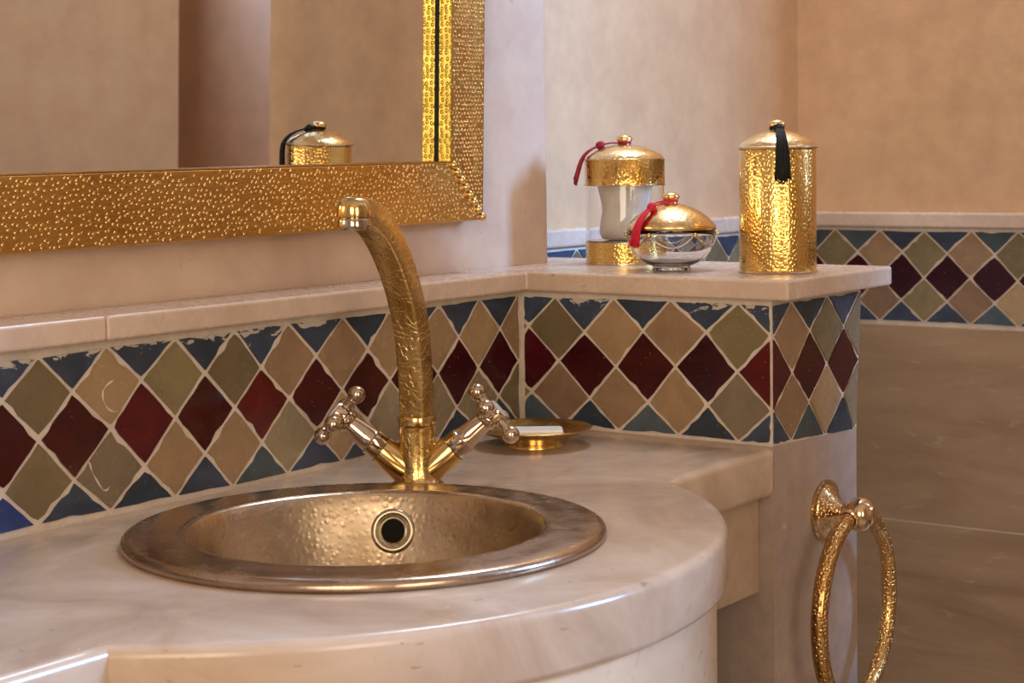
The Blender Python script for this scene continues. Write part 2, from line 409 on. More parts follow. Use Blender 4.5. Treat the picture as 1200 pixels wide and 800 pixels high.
def tile(poly, fr, mat, parent, rng, chip=.0005, gap=.0011, thick=.005):
    O, U, Vv, Nn = fr
    if len(poly) < 3 or area2(poly) < 1.2e-5: return
    P = offset_poly(poly, gap)
    n = len(P); Q = []
    cen = sum(P, Vector((0, 0)))/n
    for i in range(n):
        a, b = P[i], P[(i+1) % n]; L = (b-a).length
        k = 5 if n <= 4 else 4
        k = max(1, min(k, int(L/.005)))
        for j in range(k):
            p = a.lerp(b, j/k); dirc = (cen-p).normalized()
            c = abs(rng.gauss(0, chip)) + (chip*3 if rng.random() < .10 else 0)
            if j == 0: c += .0005
            Q.append(p+dirc*c)
    h = rng.uniform(-.0003, .0004); tu, tv = rng.gauss(0, .010), rng.gauss(0, .010)
    V = []
    for q in Q: V.append(O+U*q.x+Vv*q.y+Nn*(h+(q.x-cen.x)*tu+(q.y-cen.y)*tv))
    m = len(Q)
    for q in Q: V.append(O+U*q.x+Vv*q.y-Nn*thick)
    F = [tuple(range(m))]+[(i, (i+1) % m, m+(i+1) % m, m+i) for i in range(m)]
    return make('tile', V, F, mat, parent)
def band(fr, parent, u0, n0, n1, clipf, over, colours, seed, zoff=0, worn=False, chip=.0005, gap=.0011):
    rng = random.Random(seed); node = {}
    def nd(n, v):
        k = (n, v)
        if k in over: return over[k]
        if k not in node:
            z = {0: .0035, .5: .035, 1: .07, 1.5: .105, 2: .138}[v]+zoff
            jz = .0009 if 0 < v < 2 else .0004
            node[k] = (u0+n*TP+rng.gauss(0, .0010), z+rng.gauss(0, jz))
        return node[k]
    for n in range(n0, n1):
        quads = [((n, 1), (n+.5, .5), (n+1, 1), (n+.5, 1.5), 'red'), ((n-.5, 1.5), (n, 1), (n+.5, 1.5), (n, 2), 'up'),
                 ((n-.5, .5), (n, 0), (n+.5, .5), (n, 1), 'low')]
        tris = [((n, 2), (n+.5, 1.5), (n+1, 2), 'top'), ((n, 0), (n+1, 0), (n+.5, .5), 'bot')]
        for q in quads+tris:
            kind = q[-1]; poly = [nd(*k) for k in q[:-1]]
            for f in clipf: poly = clip_poly(poly, f)
            mt = colours.get((kind, n))
            if not mt:
                r = rng.random()
                if kind == 'red': mt = 'tile_red' if r < .75 else 'tile_red_light'
                elif kind in ('up', 'low'): mt = 'tile_beige' if r < .5 else ('tile_olive' if r < .75 else 'tile_grey')
                elif kind == 'top': mt = 'tile_blue_worn' if worn else ('tile_blue' if r < .8 else 'tile_blue_teal')
                else: mt = 'tile_blue' if r < .65 else 'tile_blue_teal'
            tile(poly, fr, mt, parent, rng, chip, gap)
X, Y, Z = Vector((1, 0, 0)), Vector((0, 1, 0)), Vector((0, 0, 1))
# splashback behind the basin
MB().box(-1.02, .0, .0013, YW+.01, -.03, ZL0).build('grout_bed', 'grout', WB)
ovA = {(0, 1): (-.6341, .0705), (1, 1): (-.5619, .0707), (2, 1): (-.4919, .0702), (3, 1): (-.4222, .0705), (4, 1): (-.3544, .0706), (5, 1): (-.2836, .0701), (7, 1): (-.1406, .0698), (8, 1): (-.0735, .0687), (.5, 1.5): (-.6, .1043), (1.5, 1.5): (-.5285, .1058), (.5, .5): (-.6003, .0347), (1.5, .5): (-.5266, .035), (-.5, 1.5): (-.6672, .1048), (2.5, 1.5): (-.4568, .1038), (3.5, 1.5): (-.3895, .1016), (4.5, 1.5): (-.3174, .1049), (2.5, .5): (-.4589, .0358), (3.5, .5): (-.3897, .0357), (4.5, .5): (-.3186, .0361), (7.5, 1.5): (-.1052, .1026), (8.5, 1.5): (-.0364, .1054), (8.5, .5): (-.0397, .036), (7.5, .5): (-.1108, .0325),
       (0, 0): (-.6367, .0054), (1, 0): (-.5642, .0044), (2, 0): (-.494, .0039), (3, 0): (-.4263, .0025), (4, 0): (-.3578, .0032), (5, 0): (-.2855, .0033),
       (0, 2): (-.6323, .1348), (1, 2): (-.5643, .137), (2, 2): (-.4898, .1364), (3, 2): (-.4211, .1375), (4, 2): (-.3538, .1378), (5, 2): (-.2805, .1372), (7, 2): (-.1368, .1374), (8, 2): (-.0709, .1385)}
colA = {('up', 0): 'tile_olive', ('up', 1): 'tile_beige', ('up', 2): 'tile_olive', ('up', 3): 'tile_olive', ('up', 4): 'tile_beige', ('up', 5): 'tile_beige', ('up', 6): 'tile_beige', ('up', 7): 'tile_beige', ('up', 8): 'tile_beige', ('up', 9): 'tile_beige',
        ('low', 0): 'tile_olive', ('low', 1): 'tile_grey', ('low', 2): 'tile_beige', ('low', 3): 'tile_beige', ('low', 4): 'tile_grey', ('low', 5): 'tile_beige', ('low', 7): 'tile_grey', ('low', 8): 'tile_grey',
        ('red', -1): 'tile_red', ('red', 0): 'tile_red', ('red', 1): 'tile_red_light', ('red', 2): 'tile_red', ('red', 3): 'tile_red_light', ('red', 4): 'tile_red', ('red', 5): 'tile_red', ('red', 7): 'tile_red', ('red', 8): 'tile_red',
        ('bot', -1): 'tile_blue_bright', ('bot', 0): 'tile_blue', ('bot', 1): 'tile_blue', ('bot', 2): 'tile_blue', ('bot', 3): 'tile_blue_teal', ('bot', 4): 'tile_blue', ('top', 5): 'tile_blue', ('top', 6): 'tile_blue', ('top', 7): 'tile_blue', ('top', 8): 'tile_blue'}
band((Vector((0, 0, 0)), X, Z, -Y), WB, -.6333, -6, 10, [lambda p: p[0]+1.02, lambda p: -.0022-p[0]], ovA, colA, 11, worn=True, chip=.0006, gap=.0013)

for pts in ([(-.559, .1085), (-.5662, .1052), (-.57, .0995), (-.5684, .0918), (-.5625, .0849), (-.5554, .0834)], [(-.5856, .0473), (-.5833, .0402), (-.5783, .0313), (-.5725, .0235), (-.5681, .0221), (-.5654, .0244)]):
    o = MB().tube(spline([(x, -.0002, z) for x, z in pts], 14), [.0006+.0004*math.sin(i*1.3) for i in range(15)], 6).build('grout_smear', 'grout', WB)
# low tiled pier right of the basin
V = [(.0, YC, Z0), (.183, YC, Z0), (.183, YE+.02, Z0), (.0, YE+.02, Z0), (.0, YC, .002), (.184, YC, -.004), (.184, YE+.02, -.004), (.0, YE+.02, .002)]
F = [(0, 3, 2, 1), (4, 5, 6, 7), (0, 1, 5, 4), (1, 2, 6, 5), (2, 3, 7, 6), (3, 0, 4, 7)]
WP = struct(make('wall_pier', V, F, 'plaster_pier'), 'low pier of pale plaster and diamond tiles beside the basin', 'wall')
g = .0013
V = [(g, YC+g, -.01), (.186, YC+g, -.01), (.186, YE+.02, -.01), (g, YE+.02, -.01), (g, YC+g, ZL0), (.1985, YC+g, ZL0), (.1985, YE+.02, ZL0), (g, YE+.02, ZL0)]
make('grout_bed', V, F, 'grout', WP)
ovB = {(0, 1): (.0475, .0711), (.5, 1.5): (.0796, .102), (.5, .5): (.0855, .0345), (-.5, 1.5): (.0095, .1052), (1, 1): (.1173, .0687), (2, 1): (.1869, .0727), (3, 1): (.2561, .0717), (1.5, 1.5): (.1496, .1062), (1.5, .5): (.1547, .0348), (2.5, 1.5): (.222, .1083), (2.5, .5): (.2233, .0368),
       (-.5, .5): (.0125, .0365), (3.5, 1.5): (.294, .1075), (3.5, .5): (.2935, .036), (0, 2): (.0437, .137), (1, 2): (.1148, .1385), (2, 2): (.1817, .1385), (3, 2): (.2571, .1385), (0, 0): (.0534, .0053), (1, 0): (.1201, .0034), (2, 0): (.19, .0047), (3, 0): (.2568, .0034)}
colB = {('red', -1): 'tile_red_light', ('red', 0): 'tile_red', ('red', 1): 'tile_red', ('red', 2): 'tile_red', ('red', 3): 'tile_red_light', ('up', 0): 'tile_olive', ('up', 1): 'tile_beige', ('up', 2): 'tile_beige', ('up', 3): 'tile_olive', ('low', 0): 'tile_beige', ('low', 1): 'tile_beige', ('low', 2): 'tile_beige', ('low', 3): 'tile_grey', ('bot', -1): 'tile_blue_teal', ('bot', 0): 'tile_blue', ('bot', 1): 'tile_blue_teal', ('bot', 2): 'tile_blue', ('bot', 3): 'tile_blue', ('top', -1): 'tile_blue', ('top', 0): 'tile_blue_worn', ('top', 1): 'tile_blue', ('top', 2): 'tile_blue_worn', ('top', 3): 'tile_blue_worn'}
band((Vector((0, 0, 0)), -Y, Z, -X), WP, .0471, -1, 5, [lambda p: p[0]-.003, lambda p: .2925-p[0]], ovB, colB, 12)
ovC = {(0, 1): (.042, .0687), (1, 1): (.1176, .0703), (2, 1): (.1924, .0675), (.5, 1.5): (.0799, .1067), (.5, .5): (.0773, .0363), (1.5, 1.5): (.1562, .104), (1.5, .5): (.1543, .0345), (0, 0): (.0393, .0019), (1, 0): (.1119, -.002), (2, 0): (.179, -.0057), (0, 2): (.0411, .1385), (1, 2): (.1193, .1385), (2, 2): (.196, .1385), (-.5, 1.5): (.003, .107), (-.5, .5): (.002, .036)}
colC = {('red', -1): 'tile_red_light', ('red', 0): 'tile_red', ('red', 1): 'tile_red', ('up', 0): 'tile_beige', ('up', 1): 'tile_olive', ('up', 2): 'tile_grey', ('low', 0): 'tile_beige', ('low', 1): 'tile_beige', ('low', 2): 'tile_grey', ('bot', 0): 'tile_blue_teal', ('bot', 1): 'tile_blue', ('bot', -1): 'tile_blue'}
band((Vector((0, YC, 0)), X, Z, -Y), WP, .0466, -1, 4, [lambda p: p[0]-.0018, lambda p: .1855+p[1]*.09-p[0]], ovC, colC, 13)
# far alcove bands
dz = .0286
MB().box(XD-.012, XD+.002, -1.11, YE, dz-.001, .1705).build('grout_bed', 'grout', WD)
XDt = XD-.0133
ovD = {(0, 1): (.0486, .0972), (1, 1): (.1183, .0992), (2, 1): (.1883, .0967), (-.5, 1.5): (.0149, .1346), (.5, 1.5): (.084, .1338), (1.5, 1.5): (.155, .1331), (-.5, .5): (.013, .0642), (.5, .5): (.0838, .0642), (1.5, .5): (.155, .0637), (-1.5, 1.5): (-.0556, .1341)}
colD = {('red', -1): 'tile_red', ('red', 0): 'tile_red', ('red', 1): 'tile_red', ('up', -1): 'tile_beige', ('up', 0): 'tile_olive', ('up', 1): 'tile_beige', ('up', 2): 'tile_olive', ('low', -1): 'tile_beige', ('low', 0): 'tile_olive', ('low', 1): 'tile_beige', ('low', 2): 'tile_beige', ('bot', 1): 'tile_blue_teal', ('bot', 0): 'tile_blue', ('bot', -1): 'tile_blue'}
band((Vector((XDt, 0, 0)), -Y, Z, -X), WD, .049, -3, 18, [lambda p: p[0]+YE-.016, lambda p: 1.108-p[0]], ovD, colD, 14, zoff=dz)
MB().box(XE, XD, YE-.012, YE+.002, dz-.001, .1705).build('grout_bed', 'grout', WE)
band((Vector((0, YE-.0133, 0)), X, Z, -Y), WE, .045, 1, 14, [lambda p: p[0]-.20, lambda p: XD-.016-p[0]], {}, {}, 15, zoff=dz)
bevel(struct(MB().box(XD-.022, XD+.002, -1.11, YE, .1705, .1925).build('trim_1', 'marble_ledge'), 'thin marble moulding above the far tile band at right', 'trim'), .003)
bevel(struct(MB().box(XE, XD-.022, YE-.022, YE+.002, .1705, .1925).build('trim_2', 'marble_ledge'), 'thin marble moulding along the alcove back wall', 'trim'), .003)
# brown marble slabs under the far band
for (za, zb) in ((-.2607, dz-.0022), (-.552, -.2623), (Z0, -.5536)):
    for (ya, yb) in ((-.520, YE-.013), (-1.109, -.5216)):
        bevel(MB().box(XD-.0125, XD+.002, ya, yb, za, zb).build('slab', 'marble_brown', WD), .0006, 1)
    bevel(MB().box(XE+.05, XD-.013, YE-.0125, YE+.002, za, zb).build('slab', 'marble_brown', WE), .0006, 1)
MB().box(XD-.0115, XD+.001, -1.11, YE, Z0, dz).build('joint_bed', 'grout', WD)
struct(MB().box(-1.21, -1.03, YC, YW, Z0, .15).build('wall_pier_left', 'plaster_pier'), 'low plain plaster pier at the left end of the counter', 'wall')

# marble ledges
def slab(name, outline, z0, z1, mat, r=.003):
    n = len(outline)
    V = [(x, y, z0) for x, y in outline]+[(x, y, z1) for x, y in outline]
    F = [tuple(range(n))[::-1], tuple(range(n, 2*n))]+[(i, (i+1) % n, n+(i+1) % n, n+i) for i in range(n)]
    return bevel(make(name, V, F, mat), r, 3)
struct(slab('trim_3', [(-1.02, -.015), (-.5765, -.015), (-.5765, YW+.01), (-1.02, YW+.01)], ZL0, ZL1, 'marble_ledge'), 'left length of cream marble ledge under the mirror', 'trim')
sh = slab('marble_shelf', [(-.5757, -.015), (-.010, -.015), (-.010, -.3165), (.226, -.3165), (.226, YE-.0145), (XE+.001, YE-.0145), (XE+.001, YW-.001), (-.5757, YW-.001)], ZL0, ZL1, 'marble_ledge')
tag(sh, 'cream marble shelf capping the tiled pier and running under the mirror', 'shelf')

# ------------------------------------------------------------------ vanity
CX, CYc, CR = -.5103, -.1047, .3708
YF = -.2945
def outline(inset, x0=-1.019, x1=.0008, yb=.0, na=48):
    R = CR-inset; y = YF+inset
    a = math.acos(max(-1, min(1, math.sqrt(max(0, R*R-(CYc-y)**2))/R)))
    pts = [(x1, yb), (x1, y)]
    ang0 = -a
    k = 6; xs = CX+R*math.cos(a)
    pts += [(x1+(xs-x1)*i/k, y) for i in range(1, k)]
    for i in range(na+1):
        t = ang0 - (math.pi-2*a)*i/na; pts.append((CX+R*math.cos(t), CYc+R*math.sin(t)))
    xl = CX-R*math.cos(a)
    pts += [(xl+(x0-xl)*i/k, y) for i in range(1, k)]
    pts += [(x0, y), (x0, yb)]
    return pts
SK = Vector((-.512, -.2215, 0))
def counter():
    rings = []; rt = .0075; T = .046
    for i in range(6): a = math.pi/2*i/5; rings.append((rt*(1-math.sin(a)), -rt*(1-math.cos(a))))
    rings += [(0, -T+.006), (.0018, -T+.002), (.005, -T)]
    V = []; n = None; F = []
    for ins, z in rings:
        o = outline(ins); n = len(o); V += [(x, y, z) for x, y in o]
    for i in range(len(rings)-1):
        for k in range(n): F.append((i*n+k, i*n+(k+1) % n, (i+1)*n+(k+1) % n, (i+1)*n+k))
    hole = [(SK.x+.163*math.cos(2*math.pi*k/64), SK.y+.163*math.sin(2*math.pi*k/64)) for k in range(64)]
    b0 = len(V); V += [(x, y, 0) for x, y in hole]; V += [(x, y, -T) for x, y in hole]
    for k in range(64): F.append((b0+k, b0+(k+1) % 64, b0+64+(k+1) % 64, b0+64+k))
    for (ra, rb, z) in ((0, 0, 0), ((len(rings)-1)*n, 64, -T)):
        bm = bmesh.new()
        vo = [bm.verts.new(V[ra+k]) for k in range(n)]; vh = [bm.verts.new(V[b0+rb+k]) for k in range(64)]
        for v, i in zip(vo, range(n)): v.index = i
        es = [bm.edges.new((vo[k], vo[(k+1) % n])) for k in range(n)]+[bm.edges.new((vh[k], vh[(k+1) % 64])) for k in range(64)]
        bm.verts.index_update()
        idx = {v: (ra+k) for k, v in enumerate(vo)}; idx.update({v: b0+rb+k for k, v in enumerate(vh)})
        res = bmesh.ops.triangle_fill(bm, edges=es, use_beauty=True)
        for f in bm.faces: F.append(tuple(idx[v] for v in f.verts))
        bm.free()
    return make('vanity_counter', V, F, 'marble_counter', smooth=math.radians(35))
tag(counter(), 'cream marble vanity counter with a bowed front around the brass basin', 'counter')
VB = thing('vanity_stand', (CX, -.2, Z0), 'curved cream masonry stand with side aprons under the marble counter', 'vanity')
R2 = CR-.009
mb = MB(); a0 = math.asin((CYc+.282)/R2*-1)
pts = []
for i in range(49):
    t = a0-(math.pi+2*a0)*i/48 if False else -abs(a0)-(math.pi-2*abs(a0))*i/48
    pts.append((CX+R2*math.cos(t), CYc+R2*math.sin(t)))
n = len(pts); t_ = .03
inner = [(CX+(x-CX)*(1-t_/R2), CYc+(y-CYc)*(1-t_/R2)) for x, y in pts]
V = [(x, y, z) for z in (Z0, -.0462) for x, y in pts]+[(x, y, z) for z in (Z0, -.0462) for x, y in inner]
F = []
for k in range(n-1):
    F += [(k, k+1, n+k+1, n+k), (2*n+k, 3*n+k, 3*n+k+1, 2*n+k+1), (n+k, n+k+1, 3*n+k+1, 3*n+k), (k, 2*n+k, 2*n+k+1, k+1)]
F += [(0, n, 3*n, 2*n), (n-1, 3*n-1, 4*n-1, 2*n-1)]
make('curved_front', V, F, 'marble_front', VB, smooth=math.radians(35))
bevel(MB().box(CX+R2*math.cos(a0)-.03, -.0005, -.2795, -.250, -.1405, -.0463).build('apron', 'plaster_under', VB), .002)
bevel(MB().box(-1.019, CX-R2*math.cos(a0)+.03, -.2795, -.250, -.1405, -.0463).build('apron', 'plaster_under', VB), .002)

# ------------------------------------------------------------------ basin
BS = thing('wash_basin', SK, 'round hammered bronze basin set into the marble counter', 'basin')
prof = [(.1755, .0003), (.1790, .0003), (.1803, .0020), (.1805, .0042), (.1795, .0064), (.1770, .0080), (.1730, .0088), (.160, .0086), (.1450, .0088), (.1395, .0092), (.1362, .0088), (.1340, .0072)]
MB().lathe(prof, SK, 128, cap=False).build('rim', 'sink_rim', BS, True)
prof = [(.1340, .0072), (.1322, .0042), (.1300, -.002), (.1268, -.012), (.1235, -.022), (.1190, -.036), (.112, -.052), (.101, -.070), (.086, -.086), (.066, -.099), (.043, -.107), (.022, -.110), (.0215, -.112)]
bo = MB().lathe(prof, SK, 128, cap=False).build('bowl', 'sink_bronze', BS, True)
MB().lathe([(.0225, -.1095), (.0225, -.1085), (.017, -.1085), (.016, -.111), (.001, -.1115)], SK, 40, cap=False).build('waste_plug', 'drain_metal', BS, SH)
# overflow ring on the back of the bowl
dv = Vector((-.4165+.512, -.166+.2215, 0)).normalized(); wall_r = .1236
oc = SK+dv*(wall_r-.0008)+Vector((0, 0, -.0218))
ax = (-dv+Vector((0, 0, .30))).normalized()
ov = MB().lathe([(.0180, -.003), (.0182, .0008), (.0172, .0024), (.0152, .0030), (.0135, .0022), (.0127, .0004), (.0122, -.004)], oc, 48, ax, cap=False).build('overflow_ring', 'drain_metal', BS, True)
MB().lathe([(.0124, .0004), (.0115, -.0002), (.0098, .0006), (.0090, -.0010), (.0085, -.006)], oc, 40, ax, cap=False).build('overflow_seat', 'drain_metal', ov, SH)
MB().lathe([(.0122, -.0002), (.0060, -.0005), (.0001, -.0006)], oc, 40, ax, cap=False).build('overflow_shade_disc', 'overflow_shade', ov)  # closed near-black disc, its colour stands for the shade in the opening

# ------------------------------------------------------------------ faucet
FP = Vector((-.3313, -.1261, 0))
fh = Vector((.8102, .5862, 0)); rh = Vector((.5862, -.8102, 0))
FA = thing('faucet', FP, 'brass swan-neck faucet with engraved spout and two cross handles', 'faucet')
def FL(l, z, d=0): return FP+rh*l+Vector((0, 0, z))-fh*d
MB().lathe([(.0205, .0), (.0222, .0008), (.0222, .003), (.0200, .0048), (.0180, .010), (.0166, .018), (.0160, .030), (.0158, .046), (.0162, .0525), (.0150, .0538)], FP, 56).build('body', 'faucet_engraved', FA, SH)
MB().lathe([(.0150, .0538), (.0166, .0543), (.0168, .0560), (.0168, .0600), (.0164, .0612), (.0150, .0616)], FP, 56).build('swivel_collar', 'faucet_brass', FA, SH)
for sgn, cr, nm in ((-1, 12, 'L'), (1, -24, 'R')):
    p0 = FL(sgn*.004, .010); p1 = FL(sgn*.0304, .0322)
    ax = (p1-p0).normalized(); L = (p1-p0).length
    MB().lathe([(.013, 0), (.0136, L*.3), (.0134, L*.85), (.0128, L)], p0, 40, ax).build('valve_arm', 'faucet_brass', FA, SH)
    h = MB().lathe([(.0118, .0004), (.0122, .001), (.0122, .0115), (.0113, .0123), (.0108, .0135), (.0102, .020), (.0092, .029), (.0084, .0345), (.0100, .036), (.0104, .0385), (.0094, .040),
                    (.0092, .0415), (.0110, .0428), (.0114, .0505), (.0106, .0525), (.0098, .0528)], p1, 40, ax).build('handle', 'handle_rose_brass', FA, SH)
    MB().lathe([(.0092, .0527), (.0088, .0538), (.006, .0545), (.0005, .0548)], p1, 32, ax).build('handle_cap', 'porcelain_cap', h, SH)
    hub = p1+ax*.0468
    inpl = (Vector((0, 0, 1))-ax*ax.z).normalized(); front = ax.cross(inpl)
    if front.dot(-fh) < 0: front = -front
    ca, sa = math.cos(math.radians(cr)), math.sin(math.radians(cr))
    e1 = inpl*ca+front*sa; e2 = front*ca-inpl*sa
    for e in (e1, -e1, e2, -e2):
        MB().lathe([(.0048, .006), (.0052, .0108), (.0040, .0118), (.0038, .0165), (.0050, .0172), (.0050, .0185), (.0040, .019)], hub, 20, e).ball(hub+e*.0245, .0077, 22, 1, e).build('handle_arm', 'handle_rose_brass', h, SH)
# spout
al = math.radians(23); sd = (-fh*math.cos(al)-rh*math.sin(al)).normalized(); sb = Vector((-sd.y, sd.x, 0))
path = [(-.0005, .0612), (-.0003, .0815), (.0030, .1112), (.0084, .1417), (.0230, .1741), (.0440, .2041), (.0660, .2249), (.0880, .2365), (.1010, .2410)]
P3 = spline([FP+sd*s+Vector((0, 0, z)) for s, z in path], 48)
sec = []
hw, cr_ = 1.0, .26
for cx, cy, a0_ in ((1, 1, 0), (-1, 1, 90), (-1, -1, 180), (1, -1, 270)):
    for k in range(4):
        a = math.radians(a0_+k*30); sec.append((cx*(hw-cr_)+cr_*math.cos(a), cy*(hw-cr_)+cr_*math.sin(a)))
rad = [.0116+.0006*math.sin(math.pi*i/48)-.0012*max(0, (i-36)/12) for i in range(49)]
MB().tube(P3, rad, section=sec, up=sd).build('spout', 'faucet_engraved', FA, math.radians(28))
tp = FP+sd*.1078
MB().lathe([(.0125, .2352), (.0138, .2362), (.0141, .240), (.0136, .2445), (.0118, .2488), (.0085, .2513), (.004, .2523), (.0003, .2524)], tp, 48).build('spout_head', 'faucet_brass', FA, SH)
ae = MB().lathe([(.0110, .2262), (.0130, .2258), (.0134, .2272), (.0134, .2335), (.0128, .2345), (.0122, .2356)], tp, 48, cap=False).build('aerator', 'handle_rose_brass', FA, SH)
MB().lathe([(.0112, .2275), (.0005, .2278)], tp, 32).build('aerator_screen', 'aerator_steel', ae)

# ------------------------------------------------------------------ mirror
def lean(x, y, z):   # hung slightly forward at the top, a hair out of square
    return (x+(z-.28)*.012, y-(z-.216)*.020, z+(x+.0176)*.0072)
MI = thing('wall_mirror', (-.51, .045, .216), 'large wall mirror in a wide punched gold brass frame', 'mirror')
XO0, XO1, XI0, XI1 = -1.002, -.0158, -.947, -.0715
ZO0, ZO1, ZI0, ZI1 = .2163, .98, .2776, .92
yf, yg, yb = .0345, .0530, .0560
def prism(pts, y0, y1, name, mat, parent, bev=.0012):
    n = len(pts)
    V = [lean(x, y0, z) for x, z in pts]+[lean(x, y1, z) for x, z in pts]
    F = [tuple(range(n)), tuple(range(n, 2*n))[::-1]]+[(i, (i+1) % n, n+(i+1) % n, n+i) for i in range(n)]
    o = make(name, V, F, mat, parent)
    if bev: bevel(o, bev, 2)
    return o
e = .0004
prism([(XO0+e, ZO0), (XO1-e, ZO0), (XI1-e, ZI0), (XI0+e, ZI0)], yf, yb+.003, 'frame_rail', 'frame_brass', MI)
prism([(XO0+e, ZO1), (XO1-e, ZO1), (XI1-e, ZI1), (XI0+e, ZI1)], yf, yb+.003, 'frame_rail', 'frame_brass', MI)
prism([(XO1, ZO0+e), (XO1, ZO1-e), (XI1, ZI1-e), (XI1, ZI0+e)], yf, yb+.003, 'frame_stile', 'frame_brass_stile', MI)
prism([(XO0, ZO0+e), (XO0, ZO1-e), (XI0, ZI1-e), (XI0, ZI0+e)], yf, yb+.003, 'frame_stile', 'frame_brass_stile', MI)
# little punched beads all over the frame, too many to count
def beads(poly, step, rb, jit, seed):
    rng = random.Random(seed); mb = MB()
    xs = [p[0] for p in poly]; zs = [p[1] for p in poly]; n = len(poly)
    ar = sum(poly[i-1][0]*poly[i][1]-poly[i][0]*poly[i-1][1] for i in range(n)); sg = 1 if ar > 0 else -1
    z = min(zs)+step*.5; row = 0
    while z < max(zs):
        x = min(xs)+step*(.5 if row % 2 else 0)
        while x < max(xs):
            px, pz = x+rng.gauss(0, jit), z+rng.gauss(0, jit)
            ok = rng.random() > .07
            for i in range(n):
                a, c = Vector(poly[i-1]), Vector(poly[i]); d = (c-a).normalized()
                if sg*((d.x)*(pz-a.y)-d.y*(px-a.x)) < rb*1.3: ok = False; break
            if ok:
                r = rb*rng.uniform(.8, 1.12); V = []; F = []
                for rr, hh in ((r, 0), (r*.72, .55*r), (r*.38, .42*r)):
                    for k in range(7):
                        t = 2*math.pi*k/7; V.append(lean(px+rr*math.cos(t), yf-hh, pz+rr*math.sin(t)))
                for i in range(2):
                    for k in range(7): F.append((i*7+k, i*7+(k+1) % 7, i*7+7+(k+1) % 7, i*7+7+k))
                F.append(tuple(14+k for k in range(7)))
                mb.add(V, F)
            x += step
        z += step*.87; row += 1
    return mb.build('punched_beads', 'frame_bead', MI, True, 'stuff')
beads([(XO0, ZO0), (XO1, ZO0), (XI1, ZI0), (XI0, ZI0)], .0058, .00185, .0011, 1)
beads([(XO0, ZO1), (XO1, ZO1), (XI1, ZI1), (XI0, ZI1)], .0058, .00185, .0011, 2)
beads([(XO1, ZO0), (XO1, ZO1), (XI1, ZI1), (XI1, ZI0)], .0050, .00175, .0003, 3)
beads([(XO0, ZO0), (XO0, ZO1), (XI0, ZI1), (XI0, ZI0)], .0050, .00175, .0003, 4)
# bright inner lining of the frame
for xa, xb in ((XI1-.0012, XI1-.0001), (XI0+.0001, XI0+.0012)):
    prism([(xa, ZI0), (xb, ZI0), (xb, ZI1), (xa, ZI1)], yf+.0006, yg-.0030, 'inner_lining', 'frame_brass_inner', MI, 0)
for za, zb in ((ZI0+.0001, ZI0+.0012), (ZI1-.0012, ZI1-.0001)):
    prism([(XI0+.0012, za), (XI1-.0012, za), (XI1-.0012, zb), (XI0+.0012, zb)], yf+.0006, yg-.0030, 'inner_lining', 'frame_brass', MI, 0)
for xa, xb in ((XI1-.0010, XI1-.0002), (XI0+.0002, XI0+.0010)):
    prism([(xa, ZI0), (xb, ZI0), (xb, ZI1), (xa, ZI1)], yg-.0030, yg+.0001, 'gap_shade_strip', 'gap_shade', MI, 0)  # solid near-black strips that paint the shade between lining and glass
V = [lean(x, yg, z) for x, z in ((XI0-.002, ZI0-.002), (XI1+.002, ZI0-.002), (XI1+.002, ZI1+.002), (XI0-.002, ZI1+.002))]
V += [(x, y+.003, z) for x, y, z in V]
yaw_m = .010
cxm = XI1
V = [(x, y+(x-cxm)*yaw_m, z) for x, y, z in V]
make('mirror_pane', V, [(0, 1, 2, 3), (4, 7, 6, 5), (0, 4, 5, 1), (1, 5, 6, 2), (2, 6, 7, 3), (3, 7, 4, 0)], 'mirror_glass', MI)
for s1 in ((XI1, ZI0, XO1, ZO0), (XI0, ZI0, XO0, ZO0), (XI1, ZI1, XO1, ZO1), (XI0, ZI1, XO0, ZO1)):
    for k in range(8):
        t = (k+.35)/7.8
        p = lean(s1[0]+(s1[2]-s1[0])*t, yf-.0008, s1[1]+(s1[3]-s1[1])*t)
        MB().ball(p, .0046, 14, 1).build('corner_bead', 'faucet_brass', MI, True)

# ------------------------------------------------------------------ things on the shelf
def dirv(l, c):   # l: towards the right in plan as the photo shows it, c: towards the viewer
    return (rh*l-fh*c).normalized()
def tassel(root, c, zk, d, knot, path, mat, seed, rs=.0009, n=34, width=.0062, r0=.0068):
    """cord tied round the knob, knot, then strands that follow path (r, z) in direction d"""
    rng = random.Random(seed); side = Vector((-d.y, d.x, 0)); mb = MB()
    ring = [c+Vector((r0*math.cos(t), r0*math.sin(t), zk+.0006*math.sin(3*t))) for t in [2*math.pi*k/20 for k in range(20)]]
    mb.tube(ring, .0010, 7, True)
    ring = [p+Vector((0, 0, .0013)) for p in ring]; mb.tube(ring, .0009, 7, True)
    kp = c+d*knot[0]+Vector((0, 0, knot[1]))
    for s in (-1, 1):
        a = c+d*r0*.8+side*s*r0*.7+Vector((0, 0, zk)); mid = (a+kp)/2+side*s*.0022+Vector((0, 0, .0014))
        mb.tube(spline([a, mid, kp], 8), .0009, 7)
    t_ = mb.build('tassel', mat, root, True)
    kb = MB()
    for k in range(5):
        kb.ball(kp+Vector((rng.gauss(0, .0008), rng.gauss(0, .0008), rng.gauss(0, .0006))), .0036+rng.random()*.0010, 10)
    kb.build('tassel_knot', mat, t_, True)
    sb_ = MB()
    for k in range(n):
        off = (k/(n-1)-.5)*2; o2 = rng.uniform(-1, 1)
        pts = [kp+side*off*.0016]
        for i, (r, z) in enumerate(path):
            f = (i+1)/len(path)
            pts.append(c+d*(r+.0016*(1+o2)*min(1, f*1.5))+side*(off*width*(.35+.65*f)+rng.gauss(0, .0003))+Vector((0, 0, z+(rng.gauss(0, .0016) if i == len(path)-1 else 0))))
        sb_.tube(spline(pts, 9), rs, 5)
    sb_.build('tassel_strands', mat, t_, True)
ZS = ZL1
